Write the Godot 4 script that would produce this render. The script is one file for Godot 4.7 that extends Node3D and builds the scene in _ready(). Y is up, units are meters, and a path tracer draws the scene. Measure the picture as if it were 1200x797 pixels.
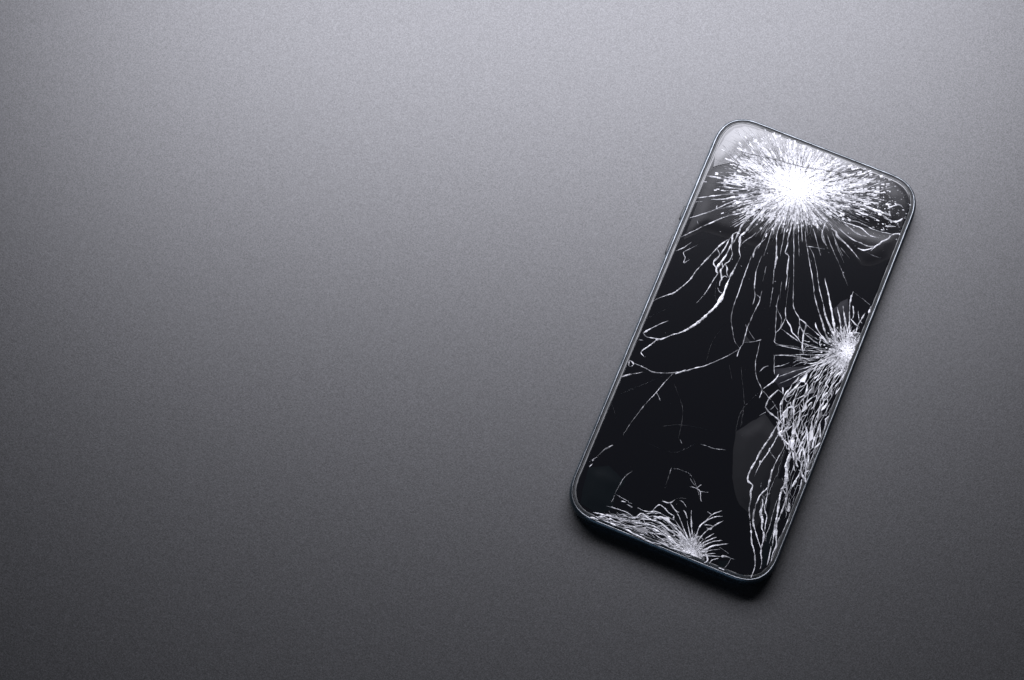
extends Node3D
# A cracked smartphone lying on a dark table top, lit by a softbox behind it and an added fill in front. Lengths in the phone's builders are millimetres, MM turns them into metres.

const MM := 0.001
const WIDE := 78.1
const LONG := 161.84
const CORNER := 14.0
const GLASS := 7.6

var dice := RandomNumberGenerator.new()
var crushed: StandardMaterial3D
var fracture: StandardMaterial3D
var lifted := []
var outline := PackedVector2Array()
var outward := PackedVector2Array()


func _ready():
	dice.seed = 7
	# ---- camera, surroundings, light, exposure
	var camera := Camera3D.new()
	camera.name = "camera"
	camera.fov = 13.9129
	camera.near = 0.05
	camera.far = 20.0
	add_child(camera)
	camera.look_at_from_position(Vector3(0, 0.96911, 0.26509), Vector3.ZERO, Vector3.UP)
	camera.current = true
	var env := Environment.new()
	env.background_mode = Environment.BG_COLOR
	env.background_color = Color(0.014, 0.016, 0.019).linear_to_srgb()
	env.tonemap_mode = Environment.TONE_MAPPER_LINEAR
	env.tonemap_exposure = 1.0
	env.sdfgi_enabled = true
	env.ssao_enabled = true
	env.ssil_enabled = true
	var around := WorldEnvironment.new()
	around.name = "surroundings"
	around.environment = env
	add_child(around)
	softbox("softbox", "white studio softbox with a black housing behind the phone", Vector3(0.03, 0.288, -0.266), Vector3(0.03, 0.0, 0.0), Vector2(0.50, 0.20), 0.445, Color(0.953, 0.954, 1.0))
	softbox("added_fill", "added unseen fill light low in front of the phone for a bluish lower frame edge", Vector3(-0.14, 0.17, 0.60), Vector3(0.06, 0.0, 0.06), Vector2(0.30, 0.16), 0.034, Color(0.74, 0.86, 1.0))  # unseen fill added to give the frame's lower side a bluish reflection

	# ---- the surface
	table_top()

	# ---- the phone
	make_outline()
	var phone := Node3D.new()
	phone.name = "smartphone"
	add_child(phone)
	phone.set_meta("label", "black smartphone with a shattered screen lying face up on the dark grey surface")
	phone.set_meta("category", "phone")
	phone.position = Vector3(0.08356, 0, 0.003721)
	phone.rotation.y = deg_to_rad(-22.433)
	phone_body(phone)

	# ---- facets of broken glass, cracks and crushed glass
	var clear_glass := glass(Color(0.004, 0.004, 0.005), 0.18, 0.66)
	var film_glass := glass(Color(0.0045, 0.0045, 0.0055), 0.26, 0.32)
	var frost_glass := glass(Color(0.0045, 0.0048, 0.006), 0.42, 0.26)
	var teal_glass := glass(Color(0.004, 0.0055, 0.0066), 0.16, 0.5)
	var violet_glass := glass(Color(0.006, 0.006, 0.009), 0.28, 0.38)
	shard(phone, clear_glass, [-22.19, 73.78, -21.01, 77.65, -5.03, 78.55, 12.51, 78.69, 8.56, 73.34, -5.16, 70.15, -16.38, 69.07, -24.15, 67.63, -27.38, 67.37], Vector2(-0.004, -0.011), 0.06)
	shard(phone, clear_glass, [-35.01, 57.83, -36.15, 63.75, -35.34, 70.67, -33.25, 74.74, -30.09, 76.94, -21.07, 77.80, -22.19, 73.78, -27.38, 67.37, -28.38, 63.05, -31.18, 60.83, -33.81, 59.04], Vector2(-0.004, -0.011), 0.06)
	shard(phone, film_glass, [-36.18, 54.87, -33.69, 58.73, -31.01, 61.26, -19.51, 64.23, -3.49, 57.08, 16.76, 55.96, 36.60, 59.25, 36.50, 49.79, 33.47, 46.46, 30.97, 44.38, 28.01, 43.51, 23.82, 45.95, 13.63, 44.18, 9.13, 43.02, 6.91, 42.80, 4.80, 44.02, 0.01, 41.00, -7.21, 36.62, -11.60, 35.16, -15.60, 35.25, -21.20, 34.34, -26.06, 34.08, -30.12, 33.45, -34.92, 27.98, -35.03, 36.68])
	shard(phone, film_glass, [13.89, 77.67, 21.81, 77.75, 27.48, 77.62, 32.10, 74.94, 35.06, 70.53, 36.27, 61.91, 28.85, 58.85, 19.61, 57.14, 12.82, 62.05, 11.03, 71.18])
	shard(phone, frost_glass, [15.41, -21.26, 8.26, -31.29, 10.11, -38.58, 13.19, -47.33, 16.53, -52.60, 19.25, -55.46, 23.41, -57.06, 27.39, -62.36, 28.18, -54.43, 27.92, -47.90, 28.22, -41.12, 27.41, -31.44, 24.30, -26.68])
	shard(phone, frost_glass, [26.27, -41.93, 29.03, -50.77, 30.71, -59.33, 32.39, -55.34, 31.20, -47.21, 30.39, -40.90])
	shard(phone, teal_glass, [32.29, -67.57, 31.98, -60.13, 33.70, -58.76, 35.89, -64.44, 36.14, -69.27, 34.69, -73.80])
	shard(phone, teal_glass, [-32.89, -76.33, -34.13, -70.86, -34.96, -63.20, -28.50, -59.87, -21.03, -63.12, -22.76, -68.50, -21.54, -73.96, -25.69, -77.33])
	shard(phone, violet_glass, [24.23, 23.96, 25.76, 27.70, 27.72, 29.89, 30.89, 22.93, 30.15, 19.53, 26.48, 21.45])
	shard(phone, violet_glass, [12.82, -4.37, 25.09, 1.88, 22.10, -5.64, 17.60, -10.89, 14.65, -8.72])
	shard(phone, frost_glass, [-1.31, 3.12, 1.36, 1.65, -0.84, 0.23])
	shard(phone, teal_glass, [19.35, -77.18, 23.38, -75.19, 22.33, -78.25, 20.23, -78.62])
	crushed = StandardMaterial3D.new()
	crushed.albedo_color = Color(0.86, 0.86, 0.88).linear_to_srgb()
	crushed.roughness = 0.35
	crushed.vertex_color_use_as_albedo = true
	fracture = crushed.duplicate()
	fracture.albedo_color = Color(0.76, 0.76, 0.78).linear_to_srgb()
	crack(phone, [-35.79, 53.87, -32.78, 54.51, -29.30, 54.88, -23.34, 55.22], 0.49, 0.57)
	crack(phone, [-30.14, 55.60, -27.38, 56.21, -23.01, 56.07], 0.31, 0.52)
	crack(phone, [-31.66, 52.67, -28.10, 53.79, -25.12, 54.67, -21.96, 55.09], 0.27, 0.46)
	crack(phone, [-36.60, 44.46, -31.25, 47.37, -25.77, 50.34, -19.07, 52.76], 0.39, 0.44)
	crack(phone, [-31.32, 45.83, -26.55, 48.08, -22.27, 50.73, -17.06, 53.58], 0.22, 0.31)
	crack(phone, [-36.18, 42.98, -33.69, 44.26], 0.20, 0.13)
	crack(phone, [-35.95, 36.48, -30.43, 41.03, -26.69, 45.04, -23.85, 47.97, -18.26, 52.39], 0.27, 0.41)
	crack(phone, [-36.02, 28.57, -29.97, 35.61, -23.52, 42.34, -20.05, 44.69, -15.42, 49.34], 0.29, 0.41)
	crack(phone, [-28.38, 44.69, -28.39, 43.45], 0.41, 0.27)
	crack(phone, [-32.96, 36.48, -32.20, 35.39], 0.29, 0.24)
	crack(phone, [-35.95, 23.02, -34.03, 24.86, -32.79, 26.76, -31.78, 28.40], 0.22, 0.22)
	crack(phone, [-29.66, 28.06, -31.63, 25.50, -33.15, 23.48, -31.87, 21.91, -31.65, 19.92, -30.22, 21.90], 0.13, 0.22)
	crack(phone, [-30.98, 51.36, -27.62, 52.54, -24.24, 53.26], 0.24, 0.41)
	crack(phone, [-29.85, 50.24, -27.12, 51.26, -23.09, 52.86], 0.22, 0.44)
	crack(phone, [-21.19, 40.29, -19.38, 42.44, -16.27, 47.23], 0.20, 0.39)
	crack(phone, [-21.01, 38.96, -18.86, 41.95, -15.80, 46.02], 0.18, 0.29)
	crack(phone, [-19.75, 39.13, -16.64, 43.92, -14.32, 47.33], 0.18, 0.31)
	crack(phone, [-36.57, 51.18, -34.95, 51.74], 0.22, 0.18)
	crack(phone, [-17.07, 47.60, -17.38, 46.07, -16.88, 43.33, -17.49, 40.14, -17.45, 38.33, -17.81, 34.13, -18.27, 32.76, -18.52, 29.17, -19.06, 25.47, -19.72, 22.07], 0.83, 0.31)
	crack(phone, [-12.60, 48.04, -13.31, 46.00, -14.29, 43.49, -14.56, 41.97, -15.46, 38.91, -16.39, 37.03, -15.73, 34.99, -15.09, 32.67], 0.83, 0.67)
	crack(phone, [-17.45, 38.33, -19.10, 36.60, -18.21, 33.48, -17.92, 31.86, -16.67, 29.93, -16.63, 28.56], 0.62, 0.31)
	crack(phone, [-19.10, 36.60, -19.71, 34.78, -21.35, 32.18, -22.52, 29.61, -24.53, 24.25, -26.25, 19.37, -27.32, 14.87, -28.81, 11.63, -30.74, 8.17, -33.18, 5.99, -35.89, 3.28, -36.59, 2.13], 0.52, 0.27)
	crack(phone, [-11.64, 40.38, -12.42, 38.66, -14.53, 35.49, -15.09, 32.67, -13.56, 30.00], 0.27, 0.29)
	crack(phone, [-22.52, 29.61, -20.78, 27.33, -21.79, 23.99, -20.38, 22.66], 0.27, 0.27)
	crack(phone, [-19.71, 34.78, -19.91, 31.03, -20.73, 27.21, -21.90, 24.29, -20.38, 22.66, -18.96, 20.99, -19.45, 18.02, -20.26, 12.50, -21.92, 7.50], 0.41, 0.13)
	crack(phone, [-18.52, 29.17, -18.63, 28.08, -19.27, 25.49, -20.01, 22.82, -19.57, 21.26, -18.96, 20.99], 0.46, 0.46)
	crack(phone, [-19.15, 25.53, -18.02, 23.64, -18.32, 22.30, -16.90, 19.76, -16.95, 18.36, -16.53, 16.70], 0.72, 0.41)
	crack(phone, [-16.46, 28.97, -16.88, 26.47, -17.80, 25.29, -18.02, 23.64], 0.31, 0.52)
	crack(phone, [-17.80, 25.29, -16.50, 23.99, -15.93, 22.25, -14.75, 21.00], 0.46, 0.57)
	crack(phone, [-16.90, 19.76, -16.12, 20.95, -15.26, 20.79], 0.27, 0.27)
	crack(phone, [-16.99, 15.92, -16.10, 14.90, -14.79, 14.51], 0.22, 0.22)
	crack(phone, [-13.56, 30.00, -13.86, 25.67, -14.27, 21.20], 0.22, 0.62)
	crack(phone, [-14.27, 21.20, -14.35, 18.46, -14.22, 14.74, -14.97, 9.50, -16.60, 5.66, -18.76, 1.12, -22.34, -3.96, -26.33, -7.49, -28.44, -9.80, -30.22, -10.19, -33.83, -10.86, -35.25, -10.01], 0.88, 0.24)
	crack(phone, [-26.33, -7.49, -28.55, -9.50, -30.53, -10.66], 0.22, 0.57)
	crack(phone, [-10.01, 31.64, -9.83, 26.15, -9.75, 23.06, -9.40, 17.91, -9.14, 11.22, -8.06, 6.50, -6.02, 2.68, -4.12, -0.27, -1.59, -2.14], 0.22, 0.24)
	crack(phone, [-7.74, 39.55, -9.46, 35.35, -9.59, 32.86, -9.26, 31.25], 0.20, 0.62)
	crack(phone, [-6.51, 33.08, -6.38, 27.29, -4.79, 20.95, -3.65, 18.84, -2.94, 14.81], 0.20, 0.18)
	crack(phone, [-6.42, 26.87, -5.43, 23.11, -4.62, 20.68], 0.41, 0.41)
	crack(phone, [-3.65, 18.84, -1.42, 17.99, -1.35, 14.09, -1.69, 8.51, -1.36, 3.43, -1.01, 0.16, -1.37, -2.28, -1.16, -5.37], 0.22, 0.41)
	crack(phone, [-1.78, 20.81, -1.42, 17.99], 0.11, 0.18)
	crack(phone, [-1.01, 0.16, 0.85, 1.27, 3.05, 2.69, 4.40, 3.76], 0.18, 0.27)
	crack(phone, [-2.74, 6.98, -0.12, 4.63, 2.40, 2.93], 0.09, 0.09)
	crack(phone, [-1.56, -2.64, -4.26, -6.14, -7.12, -9.37, -10.88, -13.13, -13.23, -14.79, -16.15, -17.18, -19.46, -19.23, -23.15, -20.99, -26.95, -22.15, -29.44, -21.82, -32.03, -21.73, -34.98, -21.72], 0.18, 0.29)
	crack(phone, [-16.27, -16.89, -17.67, -18.32, -19.40, -19.72], 0.46, 0.20)
	crack(phone, [4.18, 3.67, 4.75, 0.48, 5.69, -4.93, 7.96, -9.78, 11.53, -13.40], 0.08, 0.27)
	crack(phone, [11.53, -13.40, 11.65, -16.57], 0.29, 0.22)
	crack(phone, [-29.85, -10.38, -31.85, -13.94, -33.60, -16.96, -31.50, -18.10], 0.27, 0.27)
	crack(phone, [-35.95, -13.04, -34.47, -12.63], 0.39, 0.29)
	crack(phone, [-36.29, -21.24, -34.38, -21.82, -34.74, -23.15, -35.73, -23.29, -36.29, -21.24], 0.29, 0.24)
	crack(phone, [-36.54, -28.15, -34.96, -26.68, -32.51, -25.13, -29.76, -23.31], 0.52, 0.11)
	crack(phone, [-20.01, -19.83, -21.65, -24.21, -23.04, -28.69, -24.91, -33.86, -26.53, -39.59, -27.71, -44.80, -28.19, -47.68], 0.22, 0.15)
	crack(phone, [-23.04, -28.69, -21.88, -29.56, -20.48, -31.02], 0.20, 0.15)
	crack(phone, [-30.19, -52.44, -31.48, -54.08, -32.45, -55.31, -33.62, -58.47], 0.39, 0.24)
	crack(phone, [-34.33, -59.94, -34.79, -60.63], 0.39, 0.29)
	crack(phone, [-34.17, -61.38, -34.84, -63.02], 0.27, 0.27)
	crack(phone, [-33.62, -58.47, -35.71, -61.34], 0.13, 0.09)
	crack(phone, [-28.86, -2.43, -31.67, -5.30, -34.24, -8.42, -35.51, -10.11], 0.15, 0.57)
	crack(phone, [-34.80, -9.00, -35.30, -10.23], 0.62, 0.46)
	crack(phone, [-35.12, -21.78, -34.18, -22.07], 0.52, 0.41)
	crack(phone, [-31.72, -21.67, -31.36, -21.76], 0.52, 0.46)
	crack(phone, [-4.64, 47.12, -4.69, 44.65, -4.10, 41.40, -2.71, 37.79, -1.32, 33.66, -0.74, 30.67, 0.87, 24.78], 0.39, 0.15)
	crack(phone, [-1.39, 35.20, -0.89, 32.62, -0.60, 30.31], 0.41, 0.22)
	crack(phone, [-1.46, 50.89, -0.64, 46.67, -0.16, 42.67, 0.50, 40.85, 0.80, 37.49, 2.57, 36.48, 4.64, 29.35, 5.93, 24.34], 0.31, 0.18)
	crack(phone, [2.57, 36.83, 3.43, 33.36, 4.35, 29.92], 0.41, 0.29)
	crack(phone, [-0.25, 48.94, 2.98, 40.48, 6.77, 30.23, 9.85, 21.82], 0.20, 0.09)
	crack(phone, [4.18, 48.66, 6.31, 44.12, 7.95, 41.28, 10.99, 36.14, 13.55, 31.64, 15.63, 27.65], 0.18, 0.24)
	crack(phone, [15.23, 28.18, 16.28, 26.54, 19.47, 21.83, 22.02, 18.58, 24.67, 15.01, 26.66, 12.95, 28.43, 11.97], 0.20, 0.62)
	crack(phone, [8.28, 42.67, 10.33, 40.73, 12.92, 36.93, 15.16, 32.86, 17.27, 29.02, 20.27, 24.74], 0.18, 0.22)
	crack(phone, [20.27, 24.74, 22.21, 21.51, 24.50, 18.67, 26.75, 16.41, 29.28, 14.03], 0.27, 1.08)
	crack(phone, [17.36, 33.91, 19.88, 30.10, 23.44, 24.32, 25.97, 19.87, 28.11, 16.29, 30.07, 13.67], 0.18, 0.93)
	crack(phone, [10.25, 55.72, 10.25, 53.10, 10.66, 48.54, 13.46, 45.51], 0.27, 0.44)
	crack(phone, [9.97, 50.35, 12.09, 47.38, 14.48, 44.54], 0.22, 0.15)
	crack(phone, [12.26, 49.55, 15.17, 46.21, 18.47, 42.70, 22.27, 38.71, 26.03, 34.37], 0.24, 0.09)
	crack(phone, [13.62, 51.16, 16.93, 47.64, 20.51, 44.24], 0.22, 0.13)
	crack(phone, [6.89, 42.59, 9.07, 43.17, 11.52, 43.66, 13.63, 44.18], 0.22, 0.13)
	crack(phone, [4.35, 21.96, 5.27, 17.17, 8.26, 8.09, 9.31, 4.76, 12.55, 4.83, 16.08, 5.84, 20.76, 6.41], 0.13, 0.18)
	crack(phone, [4.76, 17.65, 5.84, 16.37], 0.41, 0.22)
	crack(phone, [-8.46, 44.15, -8.49, 39.94, -8.86, 34.90], 0.18, 0.09)
	crack(phone, [-6.80, 44.13, -6.32, 39.44, -5.94, 33.32], 0.20, 0.09)
	crack(phone, [1.07, 49.48, 3.43, 44.16, 5.87, 38.19], 0.22, 0.09)
	crack(phone, [2.21, 49.95, 4.11, 45.83, 5.17, 43.48], 0.22, 0.11)
	crack(phone, [-2.75, 46.50, -1.53, 40.72, -0.53, 35.55], 0.20, 0.09)
	crack(phone, [6.89, 49.78, 9.64, 46.02, 13.12, 41.19], 0.20, 0.09)
	crack(phone, [3.48, 26.79, 5.20, 20.59], 0.09, 0.07)
	crack(phone, [1.33, 23.83, 2.95, 16.21], 0.09, 0.07)
	crack(phone, [5.46, 29.34, 8.32, 18.43], 0.09, 0.07)
	crack(phone, [-3.70, 30.07, -2.76, 24.21], 0.11, 0.07)
	crack(phone, [14.48, 56.77, 16.08, 56.38, 19.36, 56.50, 22.93, 56.54, 25.48, 55.53, 27.31, 55.06, 30.26, 55.44], 0.31, 0.41)
	crack(phone, [14.70, 57.91, 17.00, 57.60, 20.81, 58.33, 24.16, 58.20, 28.29, 57.71, 31.99, 58.39, 34.47, 58.79], 0.27, 0.29)
	crack(phone, [36.82, 59.97, 34.32, 58.66, 33.20, 56.45, 31.61, 54.81, 31.00, 53.45, 29.77, 51.54, 29.00, 49.66], 0.57, 0.31)
	crack(phone, [33.12, 56.24, 31.74, 54.63, 30.91, 52.89], 0.77, 0.52)
	crack(phone, [34.21, 58.61, 36.00, 59.98], 0.57, 0.52)
	crack(phone, [36.12, 60.10, 36.71, 59.47], 0.52, 0.52)
	crack(phone, [16.19, 55.72, 18.76, 55.03, 22.45, 53.97, 25.96, 54.26], 0.22, 0.20)
	crack(phone, [13.45, 54.24, 15.62, 53.21, 18.53, 52.14, 21.58, 51.30, 24.42, 51.08, 27.20, 50.94, 29.66, 51.85], 0.27, 0.39)
	crack(phone, [24.33, 48.95, 27.06, 49.21, 29.38, 51.28], 0.52, 0.27)
	crack(phone, [12.88, 52.26, 14.91, 51.69, 16.18, 50.23, 19.78, 48.81, 23.41, 47.03, 27.09, 44.76], 0.72, 0.20)
	crack(phone, [28.03, 48.73, 30.94, 48.40, 33.60, 48.77], 0.15, 0.11)
	crack(phone, [18.53, 46.90, 23.13, 44.27], 0.15, 0.07)
	crack(phone, [15.62, 48.49, 18.92, 44.97, 21.71, 41.95], 0.18, 0.07)
	crack(phone, [16.76, 55.96, 20.53, 54.71, 24.17, 53.77], 0.20, 0.15)
	crack(phone, [12.75, 66.60, 17.57, 66.97, 21.34, 68.38, 25.54, 69.52], 0.27, 0.22)
	crack(phone, [10.47, 63.89, 14.46, 64.35, 21.22, 64.82, 25.62, 64.88, 31.15, 65.05], 0.62, 0.83)
	crack(phone, [10.75, 67.53, 14.70, 70.22, 18.42, 73.53, 21.35, 77.21], 0.57, 0.27)
	crack(phone, [14.07, 67.50, 18.02, 70.18, 21.63, 73.79, 25.25, 77.40], 0.41, 0.18)
	crack(phone, [12.82, 62.05, 17.79, 61.99, 21.79, 61.89, 27.72, 61.88], 0.52, 0.41)
	crack(phone, [14.13, 71.75, 16.88, 75.01, 19.40, 78.88], 0.46, 0.22)
	crack(phone, [21.46, 69.84, 24.89, 73.02, 27.87, 75.66], 0.27, 0.22)
	crack(phone, [28.19, 64.18, 30.46, 63.37, 33.66, 63.63, 35.49, 65.79], 0.52, 0.62)
	crack(phone, [30.05, 60.04, 30.79, 58.95], 0.41, 0.31)
	crack(phone, [30.53, 60.52, 34.28, 61.96], 0.31, 0.27)
	crack(phone, [29.11, 67.02, 31.97, 69.96, 34.03, 69.75], 0.46, 0.31)
	crack(phone, [8.22, 25.98, 9.80, 21.86, 11.46, 18.79, 14.39, 16.26, 15.12, 14.36, 17.62, 12.09, 21.38, 10.77, 23.92, 10.11], 0.11, 0.46)
	crack(phone, [14.39, 16.26, 17.27, 15.24, 17.71, 11.86, 18.96, 7.20, 20.28, 4.50], 0.46, 0.39)
	crack(phone, [17.27, 15.24, 21.10, 13.84, 24.26, 12.64, 27.02, 11.39], 0.27, 0.41)
	crack(phone, [15.35, 13.76, 15.84, 11.09, 16.93, 8.93], 0.27, 0.24)
	crack(phone, [8.24, 18.39, 9.69, 14.86, 12.24, 12.48, 13.83, 10.53, 16.17, 9.47, 18.00, 8.25, 21.66, 8.32, 26.28, 9.03], 0.29, 0.41)
	crack(phone, [9.78, 14.63, 9.25, 10.39, 8.25, 7.95], 0.27, 0.27)
	crack(phone, [9.25, 10.39, 14.17, 8.96, 17.15, 8.17], 0.13, 0.31)
	crack(phone, [5.33, 16.85, 8.50, 13.69, 9.19, 10.53], 0.15, 0.13)
	crack(phone, [20.12, 17.11, 21.28, 15.35, 24.02, 13.30, 26.80, 11.98], 0.41, 0.41)
	crack(phone, [24.04, 13.24, 24.20, 10.22], 0.22, 0.27)
	crack(phone, [25.31, 25.44, 28.20, 20.79, 30.04, 17.22, 31.76, 14.37], 0.20, 0.67)
	crack(phone, [27.06, 26.85, 29.76, 21.77, 32.06, 18.60], 0.18, 0.67)
	crack(phone, [30.18, 19.89, 31.29, 16.92], 0.27, 0.41)
	crack(phone, [28.63, 33.13, 28.96, 29.02, 30.93, 23.08, 32.29, 18.70], 0.31, 0.52)
	crack(phone, [28.55, 31.61, 29.10, 28.39], 0.52, 0.46)
	crack(phone, [28.86, 32.95, 33.07, 31.75, 36.08, 30.71], 0.15, 0.15)
	crack(phone, [36.60, 30.62, 36.43, 29.34], 0.88, 0.52)
	crack(phone, [36.43, 29.34, 36.56, 27.68], 0.52, 0.52)
	crack(phone, [30.43, 28.07, 31.78, 25.18, 31.91, 23.35], 0.52, 0.18)
	crack(phone, [31.36, 23.26, 33.88, 21.76, 35.23, 21.63], 0.31, 0.39)
	crack(phone, [32.73, 26.99, 34.37, 23.92, 35.77, 23.33], 0.18, 0.18)
	crack(phone, [35.43, 27.21, 34.59, 22.05, 34.88, 19.08], 0.18, 0.57)
	crack(phone, [32.74, 17.85, 34.88, 19.08, 36.55, 19.43], 0.67, 0.46)
	crack(phone, [36.52, 19.07, 36.78, 15.76], 0.46, 0.57)
	crack(phone, [33.47, 18.50, 34.08, 16.01, 35.65, 15.29], 0.41, 0.41)
	crack(phone, [10.63, 0.04, 16.41, 2.43, 20.11, 4.26, 25.66, 6.38, 32.26, 10.47], 0.24, 0.41)
	crack(phone, [14.45, 1.58, 18.00, 2.54, 21.60, 3.34, 23.68, 3.01], 0.41, 0.41)
	crack(phone, [12.51, -3.82, 15.12, -2.06, 16.90, -0.23], 0.41, 0.22)
	crack(phone, [10.93, 0.13, 12.62, -4.45, 13.48, -6.35], 0.13, 0.24)
	crack(phone, [18.22, -1.46, 20.75, 1.29, 24.81, 2.62, 28.92, 6.36], 0.22, 0.41)
	crack(phone, [11.46, -13.19, 14.31, -8.52, 14.91, -5.75], 0.24, 0.49)
	crack(phone, [15.07, -6.84, 19.49, -2.74, 24.82, 1.74, 29.60, 6.30], 0.20, 0.41)
	crack(phone, [16.02, -9.31, 18.74, -6.48, 22.13, -2.50, 26.10, 1.45, 30.55, 6.36], 0.15, 0.41)
	crack(phone, [16.76, -11.24, 15.01, -15.15, 14.71, -18.85], 0.39, 0.41)
	crack(phone, [16.76, -11.24, 18.55, -11.68], 0.31, 0.27)
	crack(phone, [8.21, -7.64, 9.05, -5.59, 10.47, -4.19], 0.22, 0.09)
	crack(phone, [11.53, -13.40, 14.68, -15.15, 15.47, -15.50], 0.13, 0.15)
	crack(phone, [16.25, -15.85, 19.45, -18.25], 0.18, 0.20)
	crack(phone, [16.81, -19.00, 17.82, -16.55], 0.11, 0.11)
	crack(phone, [14.71, -18.85, 16.57, -20.05, 19.33, -20.90, 22.17, -21.98, 23.19, -22.43], 0.31, 0.67)
	crack(phone, [13.96, -22.54, 15.61, -20.51], 0.07, 0.13)
	crack(phone, [24.12, -2.43, 22.71, -6.41, 20.29, -12.83, 21.35, -14.08], 0.62, 0.46)
	crack(phone, [9.65, 3.87, 19.35, 5.83, 26.62, 8.14], 0.09, 0.41)
	crack(phone, [17.77, 1.42, 23.29, 4.04, 29.66, 8.72], 0.22, 0.46)
	crack(phone, [17.82, -9.78, 19.00, -12.01], 0.46, 0.31)
	crack(phone, [21.51, -21.11, 20.87, -24.07, 20.26, -28.82, 19.18, -33.83, 18.74, -37.63, 18.15, -42.62, 18.54, -46.12, 20.87, -47.16, 21.12, -49.71, 22.09, -51.97, 22.75, -55.35, 24.53, -59.11], 0.41, 0.57)
	crack(phone, [20.28, -28.01, 20.16, -29.40], 0.52, 0.52)
	crack(phone, [20.16, -37.78, 20.43, -39.34], 0.52, 0.52)
	crack(phone, [24.68, -59.51, 26.06, -62.24, 27.98, -66.39, 29.66, -68.66, 31.71, -72.73, 32.20, -76.47, 32.19, -78.10], 0.49, 0.29)
	crack(phone, [22.74, -25.99, 22.49, -27.63, 21.86, -32.96, 20.48, -39.45, 20.40, -44.02], 0.52, 0.11)
	crack(phone, [21.56, -32.18, 21.89, -33.55], 0.57, 0.46)
	crack(phone, [22.00, -33.34, 25.06, -35.42], 0.09, 0.11)
	crack(phone, [26.06, -28.41, 26.04, -31.23, 25.42, -35.94, 25.47, -39.59, 25.77, -43.14, 26.05, -45.95, 24.79, -48.96, 24.42, -53.00, 24.61, -54.34, 25.55, -58.69, 27.17, -61.46, 29.29, -64.21, 31.85, -67.26], 0.22, 0.31)
	crack(phone, [25.25, -39.02, 25.77, -43.14, 25.99, -45.38], 0.77, 0.57)
	crack(phone, [26.05, -45.95, 27.21, -49.66, 27.74, -53.28, 29.53, -55.66, 30.16, -58.73, 31.04, -61.84], 0.27, 0.31)
	crack(phone, [25.86, -50.41, 26.72, -52.64, 26.91, -55.28, 28.57, -57.44, 29.36, -60.15, 30.92, -62.12, 31.74, -65.66, 32.12, -67.97, 33.62, -71.52, 34.13, -74.03], 0.77, 0.31)
	crack(phone, [24.41, -54.66, 25.49, -58.52, 27.17, -61.46], 0.72, 0.46)
	crack(phone, [31.90, -67.41, 32.42, -69.16], 0.77, 0.62)
	crack(phone, [23.02, -22.50, 23.24, -24.77, 23.04, -26.19, 26.51, -28.22, 29.04, -29.09, 32.10, -32.11, 33.95, -32.75], 0.83, 0.31)
	crack(phone, [24.93, -20.71, 24.70, -23.49, 23.30, -25.75], 0.83, 0.77)
	crack(phone, [26.47, -28.14, 28.42, -29.01, 29.56, -29.88], 0.57, 0.67)
	crack(phone, [26.60, -21.70, 28.15, -26.77, 29.26, -29.67], 1.29, 0.88)
	crack(phone, [29.04, -29.76, 28.97, -32.47, 29.29, -36.35, 31.06, -39.28, 31.26, -42.00, 31.77, -43.65], 0.62, 1.13)
	crack(phone, [29.14, -31.73, 29.82, -36.46, 30.73, -40.09], 0.77, 1.03)
	crack(phone, [30.45, -40.21, 31.51, -42.56, 31.00, -44.17, 31.22, -47.44, 32.11, -51.25, 33.10, -55.84, 33.59, -58.47, 35.06, -64.79], 1.03, 0.27)
	crack(phone, [31.56, -41.41, 32.88, -44.86, 33.56, -47.24, 33.81, -52.76, 33.69, -56.72, 35.07, -60.31, 36.33, -64.26, 36.11, -67.18, 36.64, -69.98], 0.57, 0.31)
	crack(phone, [31.00, -44.17, 32.82, -45.55], 0.41, 0.41)
	crack(phone, [31.52, -49.73, 32.48, -52.65], 0.67, 0.57)
	crack(phone, [34.26, -58.53, 35.73, -62.53], 0.77, 0.67)
	crack(phone, [27.21, -22.46, 29.31, -24.82, 31.91, -27.40, 33.30, -28.24, 35.54, -29.02], 0.88, 0.31)
	crack(phone, [32.14, -18.40, 33.57, -23.86, 34.64, -28.12], 0.46, 0.41)
	crack(phone, [30.80, -19.97, 32.88, -24.15, 34.70, -28.09], 0.46, 0.31)
	crack(phone, [31.91, -27.40, 32.74, -31.85, 34.14, -33.24, 34.59, -36.70, 34.07, -40.84, 33.80, -43.58, 34.47, -46.09], 0.46, 0.18)
	crack(phone, [34.74, -37.10, 34.17, -40.67, 33.88, -42.45], 0.62, 0.57)
	crack(phone, [33.30, -28.24, 35.06, -32.86, 36.67, -35.57, 36.84, -38.90], 0.46, 0.27)
	crack(phone, [35.15, -48.04, 35.57, -49.72, 35.92, -51.23], 0.77, 0.62)
	crack(phone, [35.28, -29.19, 36.10, -32.20, 36.53, -35.03], 0.77, 0.41)
	crack(phone, [31.58, -34.73, 32.63, -36.64], 0.41, 0.27)
	crack(phone, [36.23, -38.48, 36.77, -41.59, 36.82, -44.23], 0.67, 0.22)
	crack(phone, [35.58, -36.75, 37.18, -38.43], 0.57, 0.41)
	crack(phone, [34.70, -64.94, 35.32, -67.97, 35.80, -71.70], 0.22, 0.31)
	crack(phone, [34.92, -22.30, 35.51, -26.42], 0.67, 0.52)
	crack(phone, [34.94, -17.25, 35.21, -20.50], 0.77, 0.57)
	crack(phone, [-23.94, -73.63, -20.82, -73.33, -17.38, -73.04, -13.03, -73.76], 0.22, 0.18)
	crack(phone, [-22.40, -73.42, -20.50, -73.33], 0.57, 0.31)
	crack(phone, [-19.89, -70.17, -18.15, -69.75], 0.44, 0.18)
	crack(phone, [-17.46, -69.62, -15.90, -69.48], 0.22, 0.13)
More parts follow.
